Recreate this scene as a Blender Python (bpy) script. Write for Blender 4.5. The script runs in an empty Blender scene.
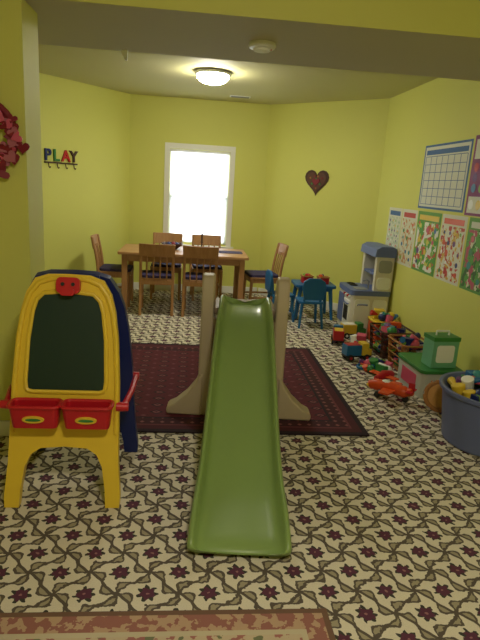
import bpy, bmesh, math, random
from mathutils import Matrix, Vector
random.seed(7)
S=1.1
scene=bpy.context.scene
scene.view_settings.view_transform='Standard'
scene.view_settings.look='None'

# ------------------------------------------------------------ materials
def lin(c):
    return tuple(((x/255)/12.92 if x/255<=0.04045 else ((x/255+0.055)/1.055)**2.4) for x in c)+(1.0,)
class G:
    def __init__(s,name):
        s.mat=bpy.data.materials.new(name); s.mat.use_nodes=True
        s.nt=s.mat.node_tree; s.nt.nodes.clear()
        s.out=s.nt.nodes.new('ShaderNodeOutputMaterial')
        s.p=s.nt.nodes.new('ShaderNodeBsdfPrincipled')
        s.nt.links.new(s.p.outputs[0],s.out.inputs[0])
    def n(s,t): return s.nt.nodes.new(t)
    def put(s,inp,v):
        if isinstance(v,bpy.types.NodeSocket): s.nt.links.new(v,inp)
        else: inp.default_value=v
    def m(s,op,a,b=None,c=None):
        nd=s.n('ShaderNodeMath'); nd.operation=op
        s.put(nd.inputs[0],a)
        if b is not None: s.put(nd.inputs[1],b)
        if c is not None: s.put(nd.inputs[2],c)
        return nd.outputs[0]
    def mix(s,f,a,b):
        nd=s.n('ShaderNodeMix'); nd.data_type='RGBA'
        s.put(nd.inputs[0],f); s.put(nd.inputs[6],a); s.put(nd.inputs[7],b)
        return nd.outputs[2]
    def coord(s):
        tc=s.n('ShaderNodeTexCoord'); return tc.outputs['Object']
    def xyz(s):
        sp=s.n('ShaderNodeSeparateXYZ'); s.nt.links.new(s.coord(),sp.inputs[0]); return sp.outputs
    def noise(s,scale,detail=3,vec=None):
        nd=s.n('ShaderNodeTexNoise'); nd.inputs['Scale'].default_value=scale; nd.inputs['Detail'].default_value=detail
        s.nt.links.new(vec if vec is not None else s.coord(),nd.inputs['Vector']); return nd.outputs['Fac']
    def bump(s,h,strength,dist=0.01):
        b=s.n('ShaderNodeBump'); b.inputs['Strength'].default_value=strength; b.inputs['Distance'].default_value=dist
        s.nt.links.new(h,b.inputs['Height']); s.nt.links.new(b.outputs[0],s.p.inputs['Normal'])
def mk(name,c,rough=0.5,var=0.08,scale=12,bump=0.0,bscale=80,metal=0):
    g=G(name); col=lin(c)
    d=tuple(x*(1-var) for x in col[:3])+(1,); l=tuple(min(1,x*(1+var)) for x in col[:3])+(1,)
    g.put(g.p.inputs['Base Color'],g.mix(g.noise(scale),d,l))
    g.p.inputs['Roughness'].default_value=rough; g.p.inputs['Metallic'].default_value=metal
    if bump>0: g.bump(g.noise(bscale),bump,0.004)
    return g.mat
def wood(name,a,b,axis=2,sc=9):
    g=G(name)
    mp=g.n('ShaderNodeMapping'); g.nt.links.new(g.coord(),mp.inputs[0])
    v=[sc*3,sc*3,sc*3]; v[axis]=sc*0.35; mp.inputs['Scale'].default_value=v
    f=g.noise(1.5,5,mp.outputs[0])
    g.put(g.p.inputs['Base Color'],g.mix(f,lin(a),lin(b))); g.p.inputs['Roughness'].default_value=0.42
    return g.mat
def emis(name,c,st):
    g=G(name); g.p.inputs['Base Color'].default_value=lin(c)
    g.p.inputs['Emission Color'].default_value=lin(c); g.p.inputs['Emission Strength'].default_value=st
    return g.mat

WALL=mk('wall_paint_chartreuse',(213,213,110),0.62,0.02,1.5,0.12,160)
CEIL=mk('ceiling_paint',(198,193,138),0.75,0.02,2,0.1,120)
SOFF=mk('soffit_paint',(194,188,164),0.8,0.02,2,0.1,120)
TRIM=mk('trim_white',(232,231,222),0.45,0.02)
WHITE=mk('white_plastic',(240,240,236),0.4,0.02)
YEL=mk('easel_yellow',(226,192,56),0.38,0.02)
REDP=mk('red_plastic',(188,28,40),0.35,0.03)
NAVY=mk('navy_plastic',(22,38,104),0.38,0.04)
BOARD=mk('chalkboard_green',(16,44,36),0.45,0.12,5)
SLIDE=mk('slide_green',(132,158,92),0.28,0.03,4)
TAN=mk('tan_plastic',(184,168,140),0.5,0.04)
TAN2=mk('tan_plastic_dark',(150,130,104),0.55,0.04)
WOOD=wood('chair_wood',(150,104,62),(192,144,96))
WOODX=wood('table_wood',(156,112,70),(200,154,106),0)
CUSH=mk('cushion_purple',(54,46,84),0.85,0.2,40,0.3)
BLUE=mk('kid_blue',(26,100,156),0.4,0.05)
ORANGE=mk('orange_plastic',(218,80,28),0.4,0.05)
GREEN=mk('green_plastic',(52,130,64),0.42,0.05)
LIME=mk('lime_plastic',(134,180,70),0.42,0.05)
PINK=mk('pink_plastic',(206,84,116),0.45,0.05)
PURP=mk('purple_plastic',(106,56,126),0.45,0.05)
TEAL=mk('teal_plastic',(60,144,144),0.45,0.05)
BLACK=mk('black_plastic',(26,26,28),0.5,0.1)
GREY=mk('grey_plastic',(150,152,150),0.5,0.05)
CREAM=mk('cream_plastic',(218,212,196),0.5,0.03)
KBLUE=mk('kitchen_blue',(98,114,166),0.45,0.05)
TUBM=mk('tub_slate_blue',(102,112,156),0.42,0.05)
WICK=mk('wicker',(166,112,58),0.75,0.25,90,0.6,140)
BROWN=mk('dark_brown',(72,44,30),0.6,0.15)
CLEAR=mk('frosted_plastic',(190,196,186),0.3,0.05)
PAPER=mk('poster_paper',(218,218,202),0.6,0.02)
PGREEN=mk('poster_green',(100,156,74),0.6,0.1,14)
PBLUE=mk('poster_blue',(66,106,160),0.6,0.08)
PPURP=mk('poster_purple',(136,66,120),0.6,0.1,12)
DRED=mk('heart_dark_red',(128,22,42),0.6,0.15,30)
METAL=mk('metal',(170,170,170),0.3,0.03,metal=0.9)
GLOW=emis('lamp_glass',(255,250,234),112)
MULTI=[REDP,BLUE,YEL,ORANGE,GREEN,PINK,PURP,WHITE,TEAL,LIME,NAVY]

def carpet():
    g=G('carpet_trellis'); x,y,z=g.xyz()
    P=0.218
    wob=g.m('MULTIPLY',g.m('SUBTRACT',g.noise(45,2),0.5),0.10)
    p=g.m('ADD',g.m('DIVIDE',x,P),wob); q=g.m('ADD',g.m('DIVIDE',y,P),g.m('MULTIPLY',wob,-1))
    u=g.m('ADD',p,q); v=g.m('SUBTRACT',p,q)
    def line(a,b,ph):
        w=g.m('ADD',a,g.m('MULTIPLY',g.m('SINE',g.m('MULTIPLY',b,2*math.pi)),ph))
        d=g.m('ABSOLUTE',g.m('SUBTRACT',g.m('FRACT',w),0.5))
        th=g.m('ADD',0.092,g.m('MULTIPLY',g.m('COSINE',g.m('MULTIPLY',b,4*math.pi)),-0.042))
        return g.m('LESS_THAN',d,th), g.m('LESS_THAN',d,g.m('SUBTRACT',th,0.075))
    l1,i1=line(u,v,0.12); l2,i2=line(v,u,-0.12)
    lat=g.m('MAXIMUM',l1,l2); inn=g.m('MAXIMUM',i1,i2)
    cu=g.m('SUBTRACT',g.m('FRACT',g.m('ADD',u,0.5)),0.5); cv=g.m('SUBTRACT',g.m('FRACT',g.m('ADD',v,0.5)),0.5)
    r=g.m('SQRT',g.m('ADD',g.m('MULTIPLY',cu,cu),g.m('MULTIPLY',cv,cv)))
    an=g.m('ARCTAN2',cv,cu)
    leaf=g.m('LESS_THAN',r,g.m('ADD',0.21,g.m('MULTIPLY',g.m('COSINE',g.m('MULTIPLY',an,7)),0.055)))
    flow=g.m('LESS_THAN',r,g.m('ADD',0.165,g.m('MULTIPLY',g.m('COSINE',g.m('MULTIPLY',an,5)),0.03)))
    core=g.m('LESS_THAN',r,0.035)
    base=g.mix(g.noise(220,2),lin((202,192,170)),lin((232,224,204)))
    c=g.mix(lat,base,lin((88,78,68))); c=g.mix(inn,c,lin((160,150,124)))
    c=g.mix(leaf,c,lin((56,56,48))); c=g.mix(flow,c,lin((88,42,64))); c=g.mix(core,c,lin((150,104,106)))
    g.put(g.p.inputs['Base Color'],c); g.p.inputs['Roughness'].default_value=0.9
    g.bump(g.noise(500,2),0.4,0.004)
    return g.mat
def rugmat(hx,hy):
    g=G('rug_maroon'); x,y,z=g.xyz()
    e=g.m('MINIMUM',g.m('SUBTRACT',hx,g.m('ABSOLUTE',x)),g.m('SUBTRACT',hy,g.m('ABSOLUTE',y)))
    def cell(sx,sy,th,off=0):
        a=g.m('ABSOLUTE',g.m('SUBTRACT',g.m('FRACT',g.m('ADD',g.m('DIVIDE',x,sx),off)),0.5))
        b=g.m('ABSOLUTE',g.m('SUBTRACT',g.m('FRACT',g.m('ADD',g.m('DIVIDE',y,sy),off)),0.5))
        return g.m('ADD',a,b)
    d=cell(0.15,0.11,0)
    d2=cell(0.15,0.11,0,0.5)
    c=g.mix(g.noise(60),lin((70,18,32)),lin((100,26,42)))
    c=g.mix(g.m('LESS_THAN',d,0.30),c,lin((34,18,30))); c=g.mix(g.m('LESS_THAN',d,0.18),c,lin((136,74,76))); c=g.mix(g.m('LESS_THAN',d,0.09),c,lin((54,16,28)))
    c=g.mix(g.m('LESS_THAN',d2,0.13),c,lin((112,56,68)))
    bd=cell(0.06,0.06,0)
    bc=g.mix(g.m('LESS_THAN',bd,0.25),lin((60,18,30)),lin((130,76,76)))
    c=g.mix(g.m('LESS_THAN',e,0.20),c,lin((30,18,32)))
    c=g.mix(g.m('LESS_THAN',e,0.185),c,bc)
    c=g.mix(g.m('LESS_THAN',e,0.10),c,lin((104,46,54)))
    c=g.mix(g.m('LESS_THAN',e,0.085),c,lin((72,18,32)))
    c=g.mix(g.m('LESS_THAN',e,0.035),c,lin((34,18,30)))
    g.put(g.p.inputs['Base Color'],c); g.p.inputs['Roughness'].default_value=0.95; g.bump(g.noise(400,2),0.3,0.003)
    return g.mat
def matmat(hx,hy):
    g=G('mat_floral'); x,y,z=g.xyz()
    e=g.m('MINIMUM',g.m('SUBTRACT',hx,g.m('ABSOLUTE',x)),g.m('SUBTRACT',hy,g.m('ABSOLUTE',y)))
    n1=g.noise(26,3); n2=g.noise(18,3)
    c=g.mix(g.m('GREATER_THAN',n1,0.56),lin((190,172,144)),lin((158,100,94)))
    c=g.mix(g.m('GREATER_THAN',n2,0.60),c,lin((110,114,84)))
    b=g.mix(g.m('GREATER_THAN',n1,0.53),lin((146,96,86)),lin((180,150,122)))
    c=g.mix(g.m('LESS_THAN',e,0.11),c,lin((190,178,150)))
    c=g.mix(g.m('LESS_THAN',e,0.09),c,b)
    c=g.mix(g.m('LESS_THAN',e,0.022),c,lin((112,84,68)))
    g.put(g.p.inputs['Base Color'],c); g.p.inputs['Roughness'].default_value=0.95
    return g.mat
def swirl(name,cols,scale):
    g=G(name); c=lin(cols[0])
    for i,cc in enumerate(cols[1:]):
        mp=g.n('ShaderNodeMapping'); g.nt.links.new(g.coord(),mp.inputs[0]); mp.inputs['Location'].default_value=(i*3.1,i*1.7,i)
        c=g.mix(g.m('GREATER_THAN',g.noise(scale,2,mp.outputs[0]),0.56),c,lin(cc))
    g.put(g.p.inputs['Base Color'],c); g.p.inputs['Roughness'].default_value=0.6
    return g.mat

# ------------------------------------------------------------ mesh builder
class B:
    def __init__(s,name): s.name=name; s.v=[]; s.f=[]; s.mi=[]; s.mats=[]
    def add(s,vs,fs,mat,M=None):
        o=len(s.v)
        if mat not in s.mats: s.mats.append(mat)
        k=s.mats.index(mat)
        for p in vs:
            p=Vector(p); s.v.append(tuple(M@p if M is not None else p))
        for f in fs: s.f.append([i+o for i in f]); s.mi.append(k)
    def box(s,x0,x1,y0,y1,z0,z1,mat,M=None):
        vs=[(x,y,z) for z in (z0,z1) for y in (y0,y1) for x in (x0,x1)]
        s.add(vs,[(0,2,3,1),(4,5,7,6),(0,1,5,4),(2,6,7,3),(0,4,6,2),(1,3,7,5)],mat,M)
    def tube(s,pts,r,mat,closed=False,n=10,M=None,flat=1.0):
        pts=[Vector(p) for p in pts]; N=len(pts); rs=r if isinstance(r,(list,tuple)) else [r]*N
        vs=[];up=None
        for i,p in enumerate(pts):
            a=pts[(i-1)%N] if (closed or i>0) else p; b=pts[(i+1)%N] if (closed or i<N-1) else p
            t=(b-a).normalized()
            if up is None:
                up=Vector((0,0,1)) if abs(t.z)<0.9 else Vector((0,1,0))
            sd=t.cross(up)
            if sd.length<1e-4: sd=t.cross(Vector((1,0,0)))
            sd.normalize(); up=sd.cross(t).normalized()
            for k in range(n):
                th=2*math.pi*k/n; vs.append(p+sd*math.cos(th)*rs[i]+up*math.sin(th)*rs[i]*flat)
        fs=[]
        for i in range(N if closed else N-1):
            j=(i+1)%N
            for k in range(n): fs.append((i*n+k,i*n+(k+1)%n,j*n+(k+1)%n,j*n+k))
        if not closed: fs+= [tuple(range(n-1,-1,-1)),tuple((N-1)*n+k for k in range(n))]
        s.add(vs,fs,mat,M)
    def cyl(s,p0,p1,r0,r1,mat,n=18,M=None): s.tube([p0,p1],[r0,r1],mat,False,n,M)
    def lathe(s,prof,c,mat,n=28,M=None,sx=1,sy=1):
        vs=[];fs=[]
        for r,z in prof:
            for k in range(n):
                th=2*math.pi*k/n; vs.append((c[0]+math.cos(th)*r*sx,c[1]+math.sin(th)*r*sy,c[2]+z))
        for i in range(len(prof)-1):
            for k in range(n): fs.append((i*n+k,i*n+(k+1)%n,(i+1)*n+(k+1)%n,(i+1)*n+k))
        if prof[0][0]>1e-5: fs.append(tuple(range(n-1,-1,-1)))
        if prof[-1][0]>1e-5: fs.append(tuple((len(prof)-1)*n+k for k in range(n)))
        s.add(vs,fs,mat,M)
    def sph(s,c,r,mat,n=14,M=None):
        if not isinstance(r,(tuple,list)): r=(r,r,r)
        prof=[(math.sin(math.pi*i/8),-math.cos(math.pi*i/8)) for i in range(9)]
        T=Matrix.Translation(Vector(c))@Matrix.Diagonal((r[0],r[1],r[2],1))
        if M is not None: T=M@T
        prof[0]=(0.02,-1); prof[-1]=(0.02,1)
        s.lathe(prof,(0,0,0),mat,n,T)
    def prism(s,ol,z0,z1,mat,M=None):
        n=len(ol)
        vs=[(a,b,z0) for a,b in ol]+[(a,b,z1) for a,b in ol]
        fs=[tuple(range(n-1,-1,-1)),tuple(range(n,2*n))]+[(i,(i+1)%n,n+(i+1)%n,n+i) for i in range(n)]
        s.add(vs,fs,mat,M)
    def done(s,loc=(0,0,0),rz=0,bev=0.004,ang=38,sub=0,seg=2):
        me=bpy.data.meshes.new(s.name); me.from_pydata(s.v,[],s.f)
        for m in s.mats: me.materials.append(m)
        for i,p in enumerate(me.polygons): p.material_index=s.mi[i]; p.use_smooth=True
        bm=bmesh.new(); bm.from_mesh(me); bmesh.ops.remove_doubles(bm,verts=bm.verts,dist=1e-6)
        bmesh.ops.recalc_face_normals(bm,faces=bm.faces); bm.to_mesh(me); bm.free()
        me.set_sharp_from_angle(angle=math.radians(ang))
        ob=bpy.data.objects.new(s.name,me); scene.collection.objects.link(ob)
        ob.location=loc; ob.rotation_euler=(0,0,rz)
        if bev>0:
            md=ob.modifiers.new('bevel','BEVEL'); md.width=bev; md.segments=seg; md.limit_method='ANGLE'; md.angle_limit=math.radians(40)
        if sub:
            md=ob.modifiers.new('sub','SUBSURF'); md.levels=sub; md.render_levels=sub
        return ob
def spline(pts,k=6,closed=False):
    pts=[Vector(p) for p in pts]; N=len(pts); out=[]
    for i in range(N if closed else N-1):
        g=lambda j: pts[j%N] if closed else pts[max(0,min(N-1,j))]
        a,b,c,d=g(i-1),g(i),g(i+1),g(i+2)
        for t in range(k):
            t/=k; out.append(0.5*((2*b)+(c-a)*t+(2*a-5*b+4*c-d)*t*t+(3*b-a-3*c+d)*t**3))
    if not closed: out.append(pts[-1])
    return out
def frame(o,x,y,z):
    return Matrix(((x[0],y[0],z[0],o[0]),(x[1],y[1],z[1],o[1]),(x[2],y[2],z[2],o[2]),(0,0,0,1)))
def heart(s,n=28):
    o=[]
    for i in range(n):
        t=2*math.pi*i/n
        o.append((s*math.sin(t)**3, s*(13*math.cos(t)-5*math.cos(2*t)-2*math.cos(3*t)-math.cos(4*t))/16+0.1*s))
    return o[::-1]
def rrect(x0,x1,y0,y1,r,k=5):
    o=[]
    for cx,cy,a in ((x1-r,y1-r,0),(x0+r,y1-r,90),(x0+r,y0+r,180),(x1-r,y0+r,270)):
        for i in range(k+1):
            t=math.radians(a+90*i/k); o.append((cx+r*math.cos(t),cy+r*math.sin(t)))
    return o

# ------------------------------------------------------------ room shell
H=2.42
PL=[(-2.6,-1.5),(2.07,-1.5),(2.07,6.07),(0.92,7.17),(-0.81,7.17),(-2.6,4.98)]
b=B('floor'); b.prism([(x*1.0,y) for x,y in [(-2.75,-1.65),(2.22,-1.65),(2.22,6.15),(1.0,7.32),(-0.9,7.32),(-2.75,5.05)]],-0.1,0,carpet()); b.done(bev=0)
b=B('ceiling'); b.prism([(-2.75,-1.65),(2.22,-1.65),(2.22,6.15),(1.0,7.32),(-0.9,7.32),(-2.75,5.05)],H,H+0.1,CEIL); b.done(bev=0)
def wallseg(name,p,q,base=True,t=0.12):
    p=Vector(p);q=Vector(q);d=(q-p);L=d.length;d.normalize(); n=Vector((d.y,-d.x)) # outward for CCW polygon
    M=frame((p.x,p.y,0),(d.x,d.y,0),(n.x,n.y,0),(0,0,1))
    b=B('wall_'+name); b.box(-0.02,L+0.02,0,t,-0.1,H+0.1,WALL,M); b.done(bev=0)
    if base:
        b=B('baseboard_'+name); b.box(0.015,L-0.015,-0.014,-0.0005,0.001,0.09,TRIM,M); b.done(bev=0.003)
wallseg('near',PL[0],PL[1]); wallseg('right',PL[1],PL[2]); wallseg('right_angled',PL[2],PL[3])
wallseg('left_angled',PL[4],PL[5]); wallseg('left',PL[5],PL[0])
WX0,WX1,WZ0,WZ1=-0.31,0.45,0.64,1.82
b=B('wall_back'); Y0,Y1=7.17,7.29
b.box(-0.85,WX0,Y0,Y1,-0.1,H+0.1,WALL); b.box(WX1,0.96,Y0,Y1,-0.1,H+0.1,WALL)
b.box(WX0,WX1,Y0,Y1,-0.1,WZ0,WALL); b.box(WX0,WX1,Y0,Y1,WZ1,H+0.1,WALL); b.done(bev=0)
b=B('baseboard_back'); b.box(-0.80,0.91,Y0-0.014,Y0-0.0005,0.001,0.09,TRIM); b.done(bev=0.003)
gs=G('added_window_diffuser'); td=gs.n('ShaderNodeBsdfTranslucent'); tp=gs.n('ShaderNodeBsdfTransparent'); mx=gs.n('ShaderNodeMixShader')  # added translucent sheet, spreads sky light so the window reads blown-out white
gs.put(td.inputs[0],gs.mix(gs.noise(200),(0.86,0.9,0.93,1),(0.95,0.97,1,1))); mx.inputs[0].default_value=0.35
gs.nt.links.new(td.outputs[0],mx.inputs[1]); gs.nt.links.new(tp.outputs[0],mx.inputs[2]); gs.nt.links.new(mx.outputs[0],gs.out.inputs[0])
b=B('window_1')
for x0,x1,z0,z1 in ((WX0-0.065,WX0,WZ0-0.02,WZ1+0.065),(WX1,WX1+0.065,WZ0-0.02,WZ1+0.065),(WX0,WX1,WZ1,WZ1+0.065)):
    b.box(x0,x1,Y0-0.02,Y0-0.001,z0,z1,TRIM)
b.box(WX0-0.10,WX1+0.10,Y0-0.06,Y0-0.001,WZ0-0.05,WZ0-0.02,TRIM); b.box(WX0-0.075,WX1+0.075,Y0-0.018,Y0-0.001,WZ0-0.12,WZ0-0.05,TRIM)
zm=(WZ0+WZ1)/2
for z0,z1,yy in ((WZ0,zm+0.02,Y0+0.04),(zm-0.02,WZ1,Y0+0.07)):
    b.box(WX0,WX0+0.035,yy,yy+0.03,z0,z1,WHITE); b.box(WX1-0.035,WX1,yy,yy+0.03,z0,z1,WHITE)
    b.box(WX0,WX1,yy,yy+0.03,z0,z0+0.035,WHITE); b.box(WX0,WX1,yy,yy+0.03,z1-0.035,z1,WHITE)
b.box(WX0+0.004,WX1-0.004,Y0+0.018,Y0+0.019,WZ0+0.01,WZ1-0.03,gs.mat)  # added diffusing sheet across the opening
b.cyl((WX0+0.004,Y0+0.02,WZ1-0.02),(WX1-0.004,Y0+0.02,WZ1-0.02),0.016,0.016,WHITE,12)  # rod along the top of the added sheet
b.done(bev=0.0004)
# stub wall (left) and soffit beam
b=B('wall_stub_left'); b.box(-2.6,-0.82,2.84,3.11,0,H,WALL); b.done(bev=0)
b=B('baseboard_stub'); b.box(-2.59,-0.806,2.826,2.8395,0.001,0.09,TRIM); b.box(-0.8195,-0.806,2.8395,3.12,0.001,0.09,TRIM); b.done(bev=0.003)
b=B('ceiling_soffit'); b.box(-2.6,2.07,2.845,3.80,2.2,H,SOFF); b.box(-2.6,2.07,2.84,2.845,2.2,H,WALL); b.box(-2.6,2.07,3.80,3.805,2.2,H,WALL); b.done(bev=0)
b=B('soffit_edge_nick'); b.prism([(0,0),(0.045,0),(0.045,-0.06),(0.03,-0.06)],-0.006,0.006,WHITE,frame((-0.49,3.76,2.2005),(1,0,0),(0,0,1),(0,-1,0))); b.done(bev=0.001)  # added white wedge standing for a nick in the soffit edge

# ------------------------------------------------------------ fixtures
def dome(name,x,y,g):
    b=B(name); b.lathe([(0.165,0),(0.17,-0.012),(0.165,-0.03),(0.15,-0.035)],(0,0,0),METAL)
    b.lathe([(0.15,-0.03),(0.146,-0.055),(0.125,-0.08),(0.09,-0.098),(0.05,-0.107),(0.012,-0.11)],(0,0,0),g)
    b.cyl((0,0,-0.105),(0,0,-0.125),0.012,0.006,METAL); return b.done((x,y,H-0.001),bev=0)
dome('ceiling_lamp',0.14,5.4,GLOW)
dome('ceiling_lamp',0.3,0.3,emis('lamp_glass_near',(255,244,224),138))
b=B('smoke_detector'); b.lathe([(0.075,0),(0.078,-0.015),(0.07,-0.028),(0.05,-0.032),(0.045,-0.042),(0.01,-0.044)],(0,0,0),WHITE)
b.cyl((0.05,-0.01,-0.028),(0.05,-0.01,-0.036),0.005,0.005,REDP); b.done((0.354,3.30,2.199),bev=0)
b=B('ceiling_air_vent'); b.box(-0.12,0.12,-0.05,0.05,-0.008,0,TRIM)
for i in range(5): b.box(-0.105,0.105,-0.04+i*0.018,-0.034+i*0.018,-0.012,-0.008,GREY)
b.done((0.5,6.7,H-0.001),bev=0.002)

# ------------------------------------------------------------ rugs
def rug(name,x0,x1,y0,y1,mf,fr=None):
    hx,hy=(x1-x0)/2,(y1-y0)/2; b=B(name); m=mf(hx,hy); b.box(-hx,hx,-hy,hy,0,0.01,m)
    return b.done(((x0+x1)/2,(y0+y1)/2,0.001),bev=0.003)
rug('area_rug',-0.72,1.11,2.90,4.66,rugmat)
rug('floral_mat',-1.3,0.515,0.55,1.545,matmat)

# ------------------------------------------------------------ slide
b=B('slide_chute')
prof=spline([(0,-1.34,0.018),(0,-1.30,0.042),(0,-1.17,0.055),(0,-0.98,0.085),(0,-0.78,0.18),(0,-0.55,0.34),(0,-0.30,0.52),(0,-0.14,0.635),(0,-0.05,0.68),(0,0.04,0.70),(0,0.13,0.70)],3)
def sect(w,d,base):
    L=[(-w,-base),(-w-0.004,d*0.5),(-w+0.004,d-0.006),(-w+0.014,d),(-w+0.024,d-0.006),(-w+0.032,d*0.55),(-w+0.045,0.012),(-w+0.075,0.001)]
    return L+[(0,-0.0)]+[(-x,z) for x,z in L[::-1]]+[(w-0.03,-base),(0,-0.022),(-w+0.03,-base)]
vs=[];N=len(prof);ns=0
for i,p in enumerate(prof):
    a=prof[max(0,i-1)];c=prof[min(N-1,i+1)];t=(c-a).normalized();nr=Vector((0,-t.z,t.y))
    f=i/(N-1)
    w=0.204 if f<0.2 else 0.204-min(1,(f-0.2)/0.6)*0.049
    d=0.035+min(1,f/0.22)*0.04; 
    if f>0.85: d-=(f-0.85)/0.15*0.02
    if i==0: w-=0.02
    sc=sect(w,d,0.02 if i<4 else 0.03); ns=len(sc)
    for x,z in sc: 
        q=p+Vector((x,0,0))+nr*z; q.z=max(q.z,0.002); vs.append(q)
fs=[]
for i in range(N-1):
    for k in range(ns): fs.append((i*ns+k,i*ns+(k+1)%ns,(i+1)*ns+(k+1)%ns,(i+1)*ns+k))
fs+=[tuple(range(ns)),tuple((N-1)*ns+k for k in range(ns))[::-1]]
b.add(vs,fs,SLIDE)
sl=b.done((0,0,-0.011),0,bev=0,sub=1,ang=180)
tw=B('slide_tower')
for sgn in (-1,1):
    Mx=frame((sgn*0.225,0,0),(0,1,0),(0,0,1),(1,0,0))
    ol=[(-0.03,0),(-0.01,0.5),(-0.005,0.83),(0.02,0.875),(0.07,0.885),(0.12,0.86),(0.15,0.78),(0.2,0.7),(0.42,0.62),(0.5,0.5),(0.62,0.0),(0.52,0.0),(0.44,0.3),(0.38,0.38),(0.22,0.38),(0.14,0.30),(0.10,0.0)]
    tw.prism(ol[::-1],-0.038,0.038,TAN,Mx)
    Mf=frame((0,-0.04,0),(sgn,0,0),(0,0,1),(0,1,0))
    tw.prism([(0.235,0),(0.45,0),(0.455,0.03),(0.44,0.05),(0.40,0.07),(0.33,0.135),(0.275,0.21),(0.262,0.25),(0.235,0.27)],0,0.12,TAN,Mf)
tw.box(-0.19,0.19,0.05,0.36,0.63,0.675,TAN2)
for y,z in ((0.42,0.48),(0.49,0.31),(0.55,0.14)): tw.box(-0.19,0.19,y-0.06,y+0.05,z,z+0.04,TAN2)
tw.box(-0.19,0.19,0.0,0.03,0.40,0.62,TAN2)
tw=tw.done((0,0,0),0,bev=0.012,seg=3)
sp=bpy.data.objects.new('toddler_slide',None); scene.collection.objects.link(sp)
sl.parent=sp; tw.parent=sp; sp.location=(0.335,3.15,0.0115); sp.rotation_euler=(0,0,math.radians(-4.5))

# ------------------------------------------------------------ easel
b=B('art_easel')
def panel(by,ty,tz):
    L=math.hypot(ty-by,tz); up=((0),(ty-by)/L,tz/L); x=(1,0,0)
    n=Vector(x).cross(Vector(up))
    return frame((0,by,0),x,up,tuple(n)),L
MF,LF=panel(0.0,0.23,1.0)
MR,LR=panel(0.56,0.32,1.005)
def outline(L,k=1.0):
    half=[(0.245,0.0),(0.248,0.05),(0.236,0.2),(0.232,0.35),(0.228,0.55),(0.216,0.75),(0.20,0.87),(0.18,0.945),(0.145,L-0.022),(0.09,L-0.003),(0.0,L)]
    inner=[(0.185,0.0),(0.18,0.08),(0.165,0.18),(0.14,0.235),(0.10,0.262),(0.0,0.27)]
    o=half+[(-x,y) for x,y in half[-2::-1]]
    o+=[(-x,y) for x,y in inner]+[(x,y) for x,y in inner[-2::-1]]
    return [(x*k,y) for x,y in o]
b.prism(outline(LF),-0.04,0.0,YEL,MF)
b.prism(outline(LR,1.12),-0.0,0.04,NAVY,MR)
bo=[(0.168,0.525),(0.172,0.56),(0.165,0.74),(0.15,0.86),(0.135,0.91),(0.105,0.94),(0.0,0.95)]
bo=[(0.14,0.51),(0.16,0.515)]+bo+[(-x,y) for x,y in bo[-2::-1]]+[(-0.16,0.515),(-0.14,0.51)]
b.prism(bo,0.0,0.004,BOARD,MF)
b.tube([(x,y,0.0) for x,y in bo],0.011,YEL,True,8,MF)
b.tube([(x*1.0,y,0.0) for x,y in [(0.222,0.33),(0.218,0.55),(0.206,0.75),(0.19,0.86),(0.165,0.935),(0.13,0.982),(0.08,1.002),(0,1.008),(-0.08,1.002),(-0.13,0.982),(-0.165,0.935),(-0.19,0.86),(-0.206,0.75),(-0.218,0.55),(-0.222,0.33)]],0.012,YEL,False,8,MF)
# clip
b.prism(rrect(-0.05,0.05,0.94,1.01,0.02),0.0,0.03,REDP,MF); b.prism(rrect(-0.03,0.03,0.93,0.96,0.012),0.03,0.045,REDP,MF)
b.cyl((-0.022,0.98,0.03),(-0.022,0.98,0.036),0.008,0.008,BLACK,12,MF); b.cyl((0.022,0.98,0.03),(0.022,0.98,0.036),0.008,0.008,BLACK,12,MF)
# trays
for cx in (-0.108,0.108):
    top=rrect(-0.103,0.103,-0.09,0.0,0.025); botm=rrect(-0.092,0.092,-0.075,-0.0,0.02)
    n=len(top)
    T=Matrix.Translation((cx,0.078,0))
    zt,zb=0.475,0.375
    ti=rrect(-0.093,0.093,-0.08,-0.010,0.02); bi=rrect(-0.084,0.084,-0.066,-0.010,0.015)
    vs=[(a,c,zb) for a,c in botm]+[(a,c,zt) for a,c in top]+[(a,c,zt) for a,c in ti]+[(a,c,zb+0.012) for a,c in bi]
    fs=[tuple(range(n))[::-1]]
    for l in range(3):
        for i in range(n): fs.append((l*n+i,l*n+(i+1)%n,(l+1)*n+(i+1)%n,(l+1)*n+i))
    fs.append(tuple(3*n+i for i in range(n)))
    b.add(vs,fs,REDP,T)
    b.tube([(a,c,zt) for a,c in top],0.008,REDP,True,8,T)
    E=frame((cx,0.078-0.083,0.42),(1,0,0),(0,-0.13,1),(0,-1,-0.13))
    b.prism([(0.045*math.cos(t*math.pi/10),0.016*math.sin(t*math.pi/10)) for t in range(20)],-0.006,0.006,YEL,E)
    b.prism([(0.032*math.cos(t*math.pi/8),0.007*math.sin(t*math.pi/8)) for t in range(16)],0.006,0.007,GREEN,E)
# braces and knobs
for sx in (-1,1):
    b.tube([(sx*0.25,0.10,0.44),(sx*0.27,0.24,0.46),(sx*0.27,0.43,0.46)],0.014,REDP,False,8)
    b.cyl((sx*0.22,0.10,0.44),(sx*0.272,0.10,0.44),0.022,0.018,REDP,16)
    b.cyl((sx*0.22,0.445,0.46),(sx*0.285,0.445,0.46),0.022,0.018,REDP,16)
b.cyl((-0.12,0.275,0.97),(0.12,0.275,0.97),0.022,0.022,NAVY,12)
b.done((-0.522,2.15,0.002),0.0,bev=0.007,seg=3)

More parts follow.
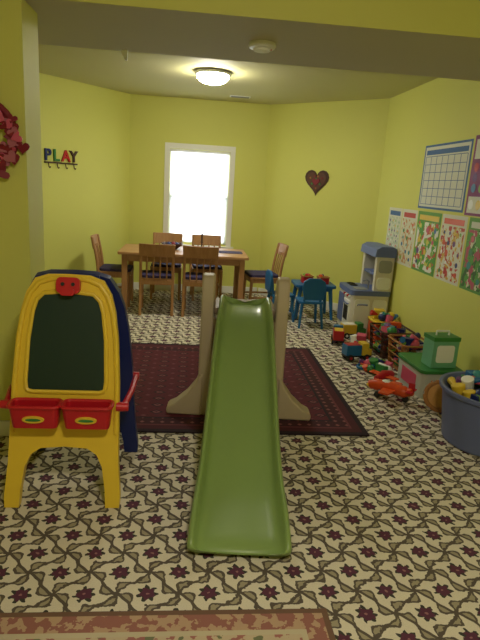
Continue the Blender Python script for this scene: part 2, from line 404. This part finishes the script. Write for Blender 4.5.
# ------------------------------------------------------------ dining set
def curved(b,x0,x1,z0,z1,y0,y1,bow,th,mat,n=8):
    vs=[];fs=[]
    for i in range(n+1):
        f=i/n; x=x0+(x1-x0)*f; yb=-bow*(1-(2*f-1)**2)
        for z,yy in ((z0,y0),(z1,y1)):
            vs+=[(x,yy+yb,z),(x,yy+yb+th,z)]
    for i in range(n):
        a=i*4; c=a+4
        fs+=[(a,c,c+2,a+2),(a+1,a+3,c+3,c+1),(a,a+1,c+1,c),(a+2,c+2,c+3,a+3)]
    fs+=[(0,2,3,1),(n*4,n*4+1,n*4+3,n*4+2)]
    b.add(vs,fs,mat)
def dchair(x,y,rz):
    b=B('dining_chair')
    for sx in (-1,1):
        X=sx*0.17
        b.tube(spline([(X,-0.20,0),(X,-0.17,0.2),(X,-0.165,0.40),(X,-0.185,0.58),(X*1.02,-0.225,0.77)],4),[0.017]*9+[0.016]*8,WOOD,False,8)
        b.cyl((X,0.18,0),(X,0.165,0.385),0.014,0.019,WOOD,10)
        b.box(X-0.009,X+0.009,-0.16,0.16,0.335,0.385,WOOD); b.box(X-0.008,X+0.008,-0.17,0.17,0.15,0.172,WOOD)
    b.box(-0.16,0.16,0.158,0.176,0.335,0.385,WOOD); b.box(-0.16,0.16,-0.176,-0.158,0.335,0.385,WOOD)
    b.prism(rrect(-0.19,0.19,-0.17,0.20,0.04),0.385,0.402,WOOD)
    b.prism(rrect(-0.18,0.18,-0.155,0.19,0.05),0.402,0.432,CUSH)
    curved(b,-0.186,0.186,0.645,0.775,-0.215,-0.24,0.025,0.018,WOOD)
    for k in (-0.105,-0.035,0.035,0.105): 
        b.tube([(k,-0.17,0.38),(k,-0.19,0.55),(k,-0.222,0.68)],0.009,WOOD,False,6)
    return b.done((x,y,0.001),rz,bev=0.003)
dchair(-0.36,5.91,0.03); dchair(0.11,5.90,-0.04)
dchair(-0.30,6.74,math.pi); dchair(0.20,6.74,math.pi+0.05)
dchair(0.85,6.28,math.pi/2+0.12); dchair(-0.86,6.24,-math.pi/2)
b=B('dining_table')
b.prism(rrect(-0.71,0.71,-0.385,0.385,0.02),0.625,0.655,WOODX)
b.box(-0.64,0.64,-0.325,-0.305,0.55,0.625,WOODX); b.box(-0.64,0.64,0.305,0.325,0.55,0.625,WOODX)
b.box(-0.65,-0.63,-0.32,0.32,0.55,0.625,WOODX); b.box(0.63,0.65,-0.32,0.32,0.55,0.625,WOODX)
for sx in (-1,1):
    for sy in (-1,1):
        x,y=sx*0.64,sy*0.315
        b.box(x-0.03,x+0.03,y-0.03,y+0.03,0,0.63,WOOD)
b.done((-0.075,6.24,0.001),0,bev=0.004)
TZ=0.657
b=B('candlestick'); b.lathe([(0.04,0),(0.04,0.01),(0.01,0.02),(0.008,0.08),(0.018,0.09),(0.012,0.1),(0.011,0.19),(0.003,0.195)],(0,0,0),BROWN,14); b.done((0.12,6.35,TZ),bev=0)
b=B('fruit_bowl'); b.lathe([(0.05,0),(0.06,0.005),(0.11,0.05),(0.13,0.07),(0.12,0.07),(0.1,0.05),(0.02,0.015)],(0,0,0),BROWN,20)
for i in range(5): b.sph((0.05*math.cos(i*1.26),0.05*math.sin(i*1.26),0.055),0.028,[NAVY,DRED,CUSH][i%3],10)
b.done((-0.22,6.3,TZ),bev=0)
for i,(x,y) in enumerate(((-0.38,6.03),(0.12,6.03),(0.42,6.25))):
    b=B('placemat'); b.prism(rrect(-0.17,0.17,-0.11,0.11,0.02),0,0.004,CUSH); b.done((x,y,TZ),0,bev=0)

# ------------------------------------------------------------ kid table & chairs
def kchair(x,y,rz,m=BLUE):
    b=B('child_chair')
    for sx in (-1,1):
        b.cyl((sx*0.125,0.125,0),(sx*0.10,0.10,0.27),0.013,0.018,m,10)
        b.cyl((sx*0.125,-0.14,0),(sx*0.10,-0.10,0.27),0.013,0.018,m,10)
        b.tube([(sx*0.085,-0.11,0.27),(sx*0.09,-0.13,0.42),(sx*0.08,-0.145,0.50)],0.014,m,False,8)
    b.prism(rrect(-0.13,0.13,-0.13,0.13,0.04),0.26,0.285,m)
    T=frame((0,-0.148,0),(1,0,0),(0,0,1),(0,-1,0))
    b.prism([(-0.10,0.31),(0.10,0.31),(0.125,0.44),(0.115,0.50),(0.06,0.535),(-0.06,0.535),(-0.115,0.50),(-0.125,0.44)],-0.012,0.012,m,T)
    return b.done((x,y,0.001),rz,bev=0.004)
kchair(1.27,5.54,0.05); kchair(1.01,5.84,-1.45)
b=B('child_table'); b.prism(rrect(-0.23,0.23,-0.19,0.19,0.05),0.36,0.39,BLUE); b.box(-0.19,0.19,-0.15,0.15,0.32,0.36,BLUE)
for sx in (-1,1):
    for sy in (-1,1): b.cyl((sx*0.205,sy*0.165,0),(sx*0.17,sy*0.13,0.33),0.017,0.024,BLUE,12)
b.done((1.40,5.98,0.001),0,bev=0.004)
for x,y in ((1.32,5.98),(1.50,5.95)):
    b=B('toy_basket'); b.prism(rrect(-0.06,0.06,-0.05,0.05,0.015),0,0.07,REDP); b.prism(rrect(-0.068,0.068,-0.058,0.058,0.018),0.07,0.082,WICK)
    for i in range(4): b.sph((random.uniform(-.04,.04),random.uniform(-.03,.03),0.088),0.02,MULTI[(i*3)%11],8)
    b.done((x,y,0.3915),0.1,bev=0.003)

# ------------------------------------------------------------ play kitchen
b=B('play_kitchen')
b.prism(rrect(-0.20,0.20,-0.24,0.24,0.04),0.0,0.40,CREAM)
b.prism(rrect(-0.215,0.205,-0.25,0.25,0.045),0.40,0.45,KBLUE)
b.prism(rrect(-0.15,-0.02,-0.19,-0.04,0.03),0.45,0.457,GREY)
for yy in (0.08,0.18): b.lathe([(0.045,0),(0.045,0.008),(0.03,0.01),(0.03,0.004)],(-0.10,yy,0.45),BLACK,16)
for yy in (-0.23,0.17): b.box(0.02,0.20,yy,yy+0.06,0.44,0.82,CREAM)
b.box(0.16,0.20,-0.17,0.17,0.44,0.82,CREAM); b.box(0.03,0.20,-0.17,0.17,0.60,0.625,KBLUE)
Mf=frame((0,0,0),(1,0,0),(0,0,1),(0,-1,0))
b.prism([(-0.01,0.80),(0.205,0.80),(0.205,0.885),(0.17,0.905),(0.05,0.905),(0.0,0.875)],-0.25,0.25,KBLUE,Mf)
b.prism(rrect(0.045,0.18,0.64,0.765,0.03),0.228,0.24,GREY,Mf); b.prism(rrect(0.04,0.185,0.47,0.59,0.03),0.228,0.238,WHITE,Mf)
b.prism(rrect(-0.17,-0.01,0.05,0.36,0.03),0.24,0.25,WHITE,Mf); b.prism(rrect(0.02,0.17,0.20,0.36,0.03),0.24,0.25,WHITE,Mf); b.prism(rrect(0.02,0.17,0.04,0.18,0.03),0.24,0.25,KBLUE,Mf)
b.tube([(-0.14,-0.255,0.30),(-0.14,-0.27,0.31),(-0.04,-0.27,0.31),(-0.04,-0.255,0.30)],0.007,KBLUE,False,6)
b.box(-0.212,-0.20,-0.2,0.0,0.06,0.33,WHITE); b.box(-0.216,-0.21,-0.17,-0.03,0.12,0.27,BLACK)
b.box(-0.212,-0.20,0.03,0.2,0.06,0.36,KBLUE); b.tube([(-0.21,-0.18,0.30),(-0.23,-0.18,0.30),(-0.23,-0.02,0.30),(-0.21,-0.02,0.30)],0.007,KBLUE,False,6)
for i in range(4): b.cyl((-0.20,-0.18+i*0.06,0.375),(-0.222,-0.18+i*0.06,0.375),0.014,0.012,REDP if i%2 else WHITE,10)
b.tube([(0.0,-0.11,0.44),(0.0,-0.11,0.53),(-0.03,-0.11,0.55),(-0.06,-0.11,0.53)],0.009,GREY,False,8)
b.done((1.85,5.52,0.001),0,bev=0.006)

# ------------------------------------------------------------ posters (right wall), flat
XW=2.0702
def R(b,y0,y1,z0,z1,mat,l=1,back=0.002):
    b.box(XW-0.0012*l-0.0006,(XW-0.0012*(l-1)-0.0003) if l>1 else XW+back,min(y0,y1),max(y0,y1),z0,z1,mat)
def disc(b,y,z,r,mat,l=2):
    b.prism([(r*math.cos(t*math.pi/6),r*math.sin(t*math.pi/6)) for t in range(12)],0,0.0012,mat,frame((XW-0.0012*l,y,z),(0,-1,0),(0,0,1),(-1,0,0)))
b=B('calendar_chart'); y0,y1,z0,z1=4.08,4.94,1.315,1.86
R(b,y0,y1,z0,z1,PBLUE,1,-0.0003); R(b,y0+0.025,y1-0.025,z0+0.018,z1-0.018,PAPER,2)
R(b,y0+0.05,y1-0.05,z1-0.085,z1-0.045,PBLUE,3)
for i in range(8): yy=y0+0.05+i*(y1-y0-0.1)/7; R(b,yy-0.003,yy+0.003,z0+0.04,z1-0.10,PBLUE,3)
for i in range(7): zz=z0+0.04+i*(z1-z0-0.14)/6; R(b,y0+0.05,y1-0.05,zz-0.0022,zz+0.0022,PBLUE,4)
b.done(bev=0)
b=B('alphabet_poster'); y0,y1,z0,z1=3.46,4.05,1.30,1.88
R(b,y0,y1,z0,z1,PPURP); R(b,y0+0.03,y1-0.03,z1-0.17,z1-0.03,PAPER,2)
R(b,y0+0.03,y1-0.03,z0+0.02,z0+0.14,PAPER,2)
for i in range(5):
    for j in range(3): disc(b,y0+0.08+i*0.108,z0+0.20+j*0.075,0.033,MULTI[(i*3+j*5)%11])
    disc(b,y0+0.08+i*0.108,z0+0.08,0.036,[YEL,WHITE,ORANGE][i%3],3)
b.done(bev=0)
LOW=[('number_poster',5.30,5.66,PAPER,0),('shapes_poster',4.92,5.28,PAPER,1),('animal_poster',4.42,4.90,PGREEN,2),('fruit_poster',3.98,4.40,PAPER,3),('plant_poster',3.46,3.95,PGREEN,4)]
SW=[swirl('print_a',[(214,216,196),(170,190,160)],30),swirl('print_b',[(214,214,190),(200,150,90)],26),swirl('print_c',[(88,160,64),(214,206,90),(200,90,70),(230,230,220)],16),swirl('print_d',[(222,222,206),(210,170,70),(190,70,60)],22),swirl('print_e',[(96,164,74),(220,216,190),(190,90,110),(70,110,60)],15)]
for nm,y0,y1,pm,k in LOW:
    z0,z1=0.755,1.29
    b=B(nm); R(b,y0,y1,z0,z1,pm); R(b,y0+0.02,y1-0.02,z0+0.02,z1-0.09,SW[k],2); R(b,y0+0.04,y1-0.04,z1-0.075,z1-0.03,[PBLUE,REDP,YEL,ORANGE,PAPER][k],2)
    nx=[4,3,3,4,3][k]; ny=[8,6,4,5,4][k]
    for i in range(nx):
        for j in range(ny):
            if (i*5+j*3+k)%7==0: continue
            yy=y0+0.03+(i+0.5+random.uniform(-.12,.12))*(y1-y0-0.06)/nx; zz=z0+0.035+(j+0.5)*(z1-z0-0.14)/ny
            disc(b,yy,zz,random.uniform(0.16,0.27)*min((y1-y0)/nx,0.45/ny),MULTI[(i*4+j*7+k)%11],3)
    b.done(bev=0)

# ------------------------------------------------------------ wall decor
d=Vector((2.07-0.92,6.07-7.17,0)).normalized(); up=Vector((0,0,1)); n=d.cross(up)
b=B('heart_plaque'); M=frame(Vector((1.48,6.634,1.51))+n*0.002,d,up,n)
HB=mk('plaque_wood',(92,56,40),0.6,0.2,30)
b.prism(heart(0.165),0,0.012,BROWN,M); b.prism(heart(0.135),0.012,0.018,HB,M)
for i in range(9):
    h=heart(0.085,9)[i]; b.prism([(h[0]+0.013*math.cos(k*1.05),h[1]+0.013*math.sin(k*1.05)) for k in range(6)],0.018,0.024,[DRED,WICK,GREEN][i%3],M)
b.prism(heart(0.05),0.018,0.026,DRED,M); b.done(bev=0.002)
d=Vector((0.632,0.775,0)).normalized(); n=d.cross(up)
sg=bpy.data.objects.new('play_letter_sign',None); scene.collection.objects.link(sg)
W0=Vector((-1.61,6.19,0))
for i,(ch,m) in enumerate(zip('PLAY',(NAVY,GREEN,REDP,BROWN))):
    c=bpy.data.curves.new('letter_'+ch,'FONT'); c.body=ch; c.size=0.17; c.extrude=0.008; c.offset=0.004
    t=bpy.data.objects.new('tmp',c); scene.collection.objects.link(t)
    dg=bpy.context.evaluated_depsgraph_get(); me=bpy.data.meshes.new_from_object(t.evaluated_get(dg)); bpy.data.objects.remove(t)
    me.materials.clear(); me.materials.append(m)
    o=bpy.data.objects.new('letter_'+ch,me); scene.collection.objects.link(o); o.parent=sg
    o.matrix_local=frame(W0+d*(0.0+i*0.112)+n*0.012+Vector((0,0,1.56)),d,up,n)
b=B('hook_rail'); M=frame(W0+n*0.002,d,up,n); b.box(0,0.44,1.53,1.546,0,0.012,BROWN,M)
for i in range(4): b.tube([(0.05+i*0.112,1.53,0.012),(0.05+i*0.112,1.49,0.02),(0.05+i*0.112,1.48,0.035),(0.05+i*0.112,1.495,0.045)],0.006,BROWN,False,6,M)
o=b.done(bev=0.002); o.parent=sg
b=B('heart_wreath'); M=frame((-1.03,2.842,1.58),(1,0,0),(0,0,1),(0,-1,0))
b.tube([(0.165*math.cos(t*math.pi/18),0.165*math.sin(t*math.pi/18),0.018) for t in range(36)],0.018,DRED,True,8,M)
PNK2=mk('heart_rose',(176,96,112),0.6,0.15,30)
for i in range(90):
    a=i*2.399; rr=0.165+random.uniform(-0.045,0.045); s=random.uniform(0.02,0.034)
    T=M@Matrix.Translation((rr*math.cos(a),rr*math.sin(a),0.03+random.random()*0.02))@Matrix.Rotation(random.uniform(-1.5,1.5),4,'Z')@Matrix.Rotation(random.uniform(-.5,.5),4,'X')
    b.prism(heart(s,16),0,0.006,[DRED,PNK2,DRED,REDP,DRED,PNK2,DRED,PINK][i%8],T)
b.done(bev=0)

# ------------------------------------------------------------ toys along right wall
def pile(b,cx,cy,rx,ry,z,n,s0,s1,dome_h=0.0):
    for i in range(n):
        a=random.uniform(0,6.28); r=math.sqrt(random.random()); x=cx+rx*r*math.cos(a); y=cy+ry*r*math.sin(a); s=random.uniform(s0,s1)
        zz=z+s+dome_h*(1-r*r)
        m=random.choice(MULTI); k=i%5
        T=Matrix.Translation((x,y,zz))@Matrix.Rotation(random.uniform(0,6.28),4,'Z')@Matrix.Rotation(random.uniform(-.6,.6) if dome_h else 0,4,'X')
        if k==0: b.sph((0,0,0),s,m,12,T)
        elif k==1: b.box(-s,s,-s*.7,s*.7,-s*0.9,s*0.9,m,T)
        elif k==2: b.cyl((0,0,-s*0.9),(0,0,s*0.9),s*.8,s*.95,m,14,T)
        elif k==3: b.tube([(s*math.cos(t*.628),s*math.sin(t*.628),-s*0.5) for t in range(10)],s*.3,m,True,8,T)
        else: b.tube([(-s*1.6,0,-s*.4),(0,0,0),(s*1.6,0,s*.3)],[s*.5,s*.35,s*.6],m,False,8,T)
b=B('rope_handle_tub')
b.lathe([(0.20,0),(0.215,0.01),(0.25,0.31),(0.27,0.32),(0.27,0.342),(0.25,0.342),(0.235,0.31),(0.2,0.03),(0.02,0.03)],(0,0,0),TUBM,40,None,1.0,1.12)
for sx in (-1,1): b.tube(spline([(-0.05,sx*0.29,0.28),(-0.05,sx*0.315,0.21),(0.0,sx*0.32,0.18),(0.05,sx*0.315,0.21),(0.05,sx*0.29,0.28)],4),0.008,WHITE,False,6)
pile(b,0,0,0.18,0.20,0.27,70,0.03,0.045,0.09)
b.done((1.78,2.86,0.001),0,bev=0.003)
b=B('storage_bin')
b.prism(rrect(-0.15,0.15,-0.21,0.21,0.03),0.0,0.19,CLEAR); b.prism(rrect(-0.162,0.162,-0.222,0.222,0.035),0.19,0.215,GREEN)
b.box(-0.154,-0.15,-0.12,0.12,0.04,0.15,PINK); b.box(-0.08,0.08,-0.214,-0.21,0.04,0.14,ORANGE); b.done((1.82,3.74,0.001),0.05,bev=0.006)
b=B('game_box'); b.box(-0.10,0.10,-0.07,0.07,0,0.20,mk('box_mint',(110,176,138),0.5)); b.box(-0.105,0.105,-0.075,0.075,0.2,0.23,GREEN)
b.prism(rrect(-0.07,0.07,0.04,0.17,0.02),0.07,0.073,WHITE,frame((0,0,0),(1,0,0),(0,0,1),(0,-1,0))); b.tube([(-0.05,0,0.23),(-0.05,0,0.26),(0.05,0,0.26),(0.05,0,0.23)],0.008,WHITE,False,6)
b.done((1.85,3.66,0.217),0.1,bev=0.004)
# orange toy planes
b=B('toy_airplane')
b.tube(spline([(-0.16,0,0.06),(-0.12,0,0.075),(0,0,0.08),(0.10,0,0.075),(0.16,0,0.09)],4),[0.02]+[0.035]*3+[0.042]*9+[0.03]*3+[0.015],ORANGE,False,12)
b.prism([(-0.04,-0.15),(0.03,-0.15),(0.05,0),(0.03,0.15),(-0.04,0.15),(-0.05,0)],0.07,0.082,ORANGE); b.box(0.12,0.165,-0.06,0.06,0.09,0.098,REDP); b.box(0.12,0.165,-0.005,0.005,0.09,0.15,REDP)
b.sph((-0.04,0,0.105),(0.04,0.025,0.025),WHITE,12); b.cyl((-0.16,0,0.06),(-0.185,0,0.06),0.02,0.008,YEL,12)
for x,y in ((-0.08,-0.05),(-0.08,0.05),(0.11,0)): b.cyl((x,y-0.01,0.022),(x,y+0.01,0.022),0.022,0.022,BLACK,14); b.cyl((x,y,0.03),(x*0.9,y*0.5,0.06),0.006,0.006,GREY,6)
b.done((1.46,3.52,0.001),-0.7,bev=0.002)
b=B('toy_airplane')
b.tube([(-0.1,0,0.05),(0,0,0.06),(0.1,0,0.05)],[0.02,0.04,0.03],REDP,False,12); b.box(-0.03,0.03,-0.12,0.12,0.055,0.065,ORANGE)
for x,y in ((-0.05,-0.04),(-0.05,0.04),(0.06,0.04),(0.06,-0.04)): b.cyl((x,y-0.01,0.02),(x,y+0.01,0.02),0.02,0.02,WHITE,12)
b.done((1.52,3.84,0.001),0.6,bev=0.002)
# tambourine leaning
b=B('toy_tambourine'); Mt=Matrix.Translation((0,0,0.109))@Matrix.Rotation(math.radians(72),4,'X')
b.tube([(0.095*math.cos(t*math.pi/12),0.095*math.sin(t*math.pi/12),0) for t in range(24)],0.016,WICK,True,8,Mt)
b.prism([(0.085*math.cos(t*math.pi/12),0.085*math.sin(t*math.pi/12)) for t in range(24)],-0.004,0.004,mk('drum_skin',(206,150,76),0.6),Mt)
for t in range(6): b.cyl((0.1*math.cos(t),0.1*math.sin(t),-0.01),(0.1*math.cos(t),0.1*math.sin(t),0.01),0.014,0.014,METAL,10,Mt)
b.done((1.72,3.31,0.0),-0.2,bev=0)
# wire basket
def wire(name,x,y,w,dp,h,mat,fill):
    b=B(name)
    for i in range(5):
        z=0.01+i*(h-0.01)/4; k=0.88+0.12*i/4
        b.tube([(a*k,c*k,z) for a,c in rrect(-w,w,-dp,dp,0.04,4)],0.005 if i<4 else 0.009,mat,True,6)
    ol=rrect(-w,w,-dp,dp,0.04,6)
    for a,c in ol: b.cyl((a*0.88,c*0.88,0.01),(a,c,h),0.004,0.004,mat,6)
    b.prism([(a*0.88,c*0.88) for a,c in rrect(-w,w,-dp,dp,0.04,4)],0.004,0.01,mat)
    if fill: pile(b,0,0,w*0.6,dp*0.6,0.01,fill,0.03,0.045,0.05)
    if fill: pile(b,0,0,w*0.6,dp*0.6,0.14,fill,0.03,0.05,0.08)
    return b.done((x,y,0.001),0.05,bev=0)
wire('toy_wire_basket',1.86,4.20,0.14,0.17,0.24,WICK,22)
wire('toy_wire_basket',1.84,4.60,0.15,0.18,0.24,BROWN,22)
b=B('toy_crate'); b.prism(rrect(-0.12,0.12,-0.13,0.13,0.02),0,0.2,ORANGE); b.prism(rrect(-0.13,0.13,-0.14,0.14,0.02),0.2,0.22,YEL); pile(b,0,0,0.08,0.09,0.20,16,0.02,0.05,0.05); b.done((1.92,5.02,0.001),0,bev=0.004)
# toy truck
def truck(x,y,rz,a,c,d):
    b=B('toy_truck'); b.box(-0.12,0.02,-0.05,0.05,0.05,0.14,a); b.box(-0.11,0.01,-0.04,0.04,0.14,0.145,d)
    b.box(0.03,0.12,-0.05,0.05,0.05,0.10,c); b.box(0.03,0.09,-0.045,0.045,0.10,0.155,c); b.box(0.088,0.094,-0.035,0.035,0.105,0.145,WHITE)
    b.box(-0.12,0.125,-0.045,0.045,0.035,0.05,BLACK)
    for xx in (-0.08,0.075):
        for s in (-1,1): b.cyl((xx,s*0.04,0.03),(xx,s*0.06,0.03),0.03,0.03,BLACK,16); b.cyl((xx,s*0.06,0.03),(xx,s*0.063,0.03),0.014,0.014,d,10)
    b.done((x,y,0.001),rz,bev=0.004)
truck(1.44,4.92,1.35,REDP,BLUE,YEL); truck(1.47,4.40,0.2,BLUE,YEL,REDP); truck(1.645,5.12,0.1,YEL,GREEN,WHITE)
b=B('loose_toy_pile'); pile(b,1.55,4.12,0.11,0.12,0.002,28,0.022,0.042,0.02); b.done(bev=0.002)
b=B('building_block_pile'); pile(b,1.57,4.66,0.06,0.07,0.002,22,0.03,0.045,0.10); b.done(bev=0.003)

# ------------------------------------------------------------ world
w=bpy.data.worlds.new('world'); scene.world=w; w.use_nodes=True
bg=w.node_tree.nodes['Background']; bg.inputs[0].default_value=(0.92,0.97,1.0,1); bg.inputs[1].default_value=5.0

# ------------------------------------------------------------ scale to real size
for o in scene.objects:
    if o.parent is None:
        o.location=Vector(o.location)*S; o.scale=(S,S,S)

# ------------------------------------------------------------ camera
cd=bpy.data.cameras.new('camera'); cam=bpy.data.objects.new('camera',cd); scene.collection.objects.link(cam); scene.camera=cam
cd.sensor_fit='VERTICAL'; cd.sensor_height=24; cd.lens=540/640*24; cd.clip_start=0.02
p=math.radians(14.0); r=math.radians(3.5); yw=math.radians(5.6)
Fw=Vector((math.sin(yw)*math.cos(p),math.cos(yw)*math.cos(p),-math.sin(p)))
Rh=Vector((math.cos(yw),-math.sin(yw),0)); Uh=Rh.cross(Fw)
Rr=Rh*math.cos(r)+Uh*math.sin(r); Uu=Uh*math.cos(r)-Rh*math.sin(r)
cam.matrix_world=frame((0,0,1.42*S),Rr,Uu,-Fw)
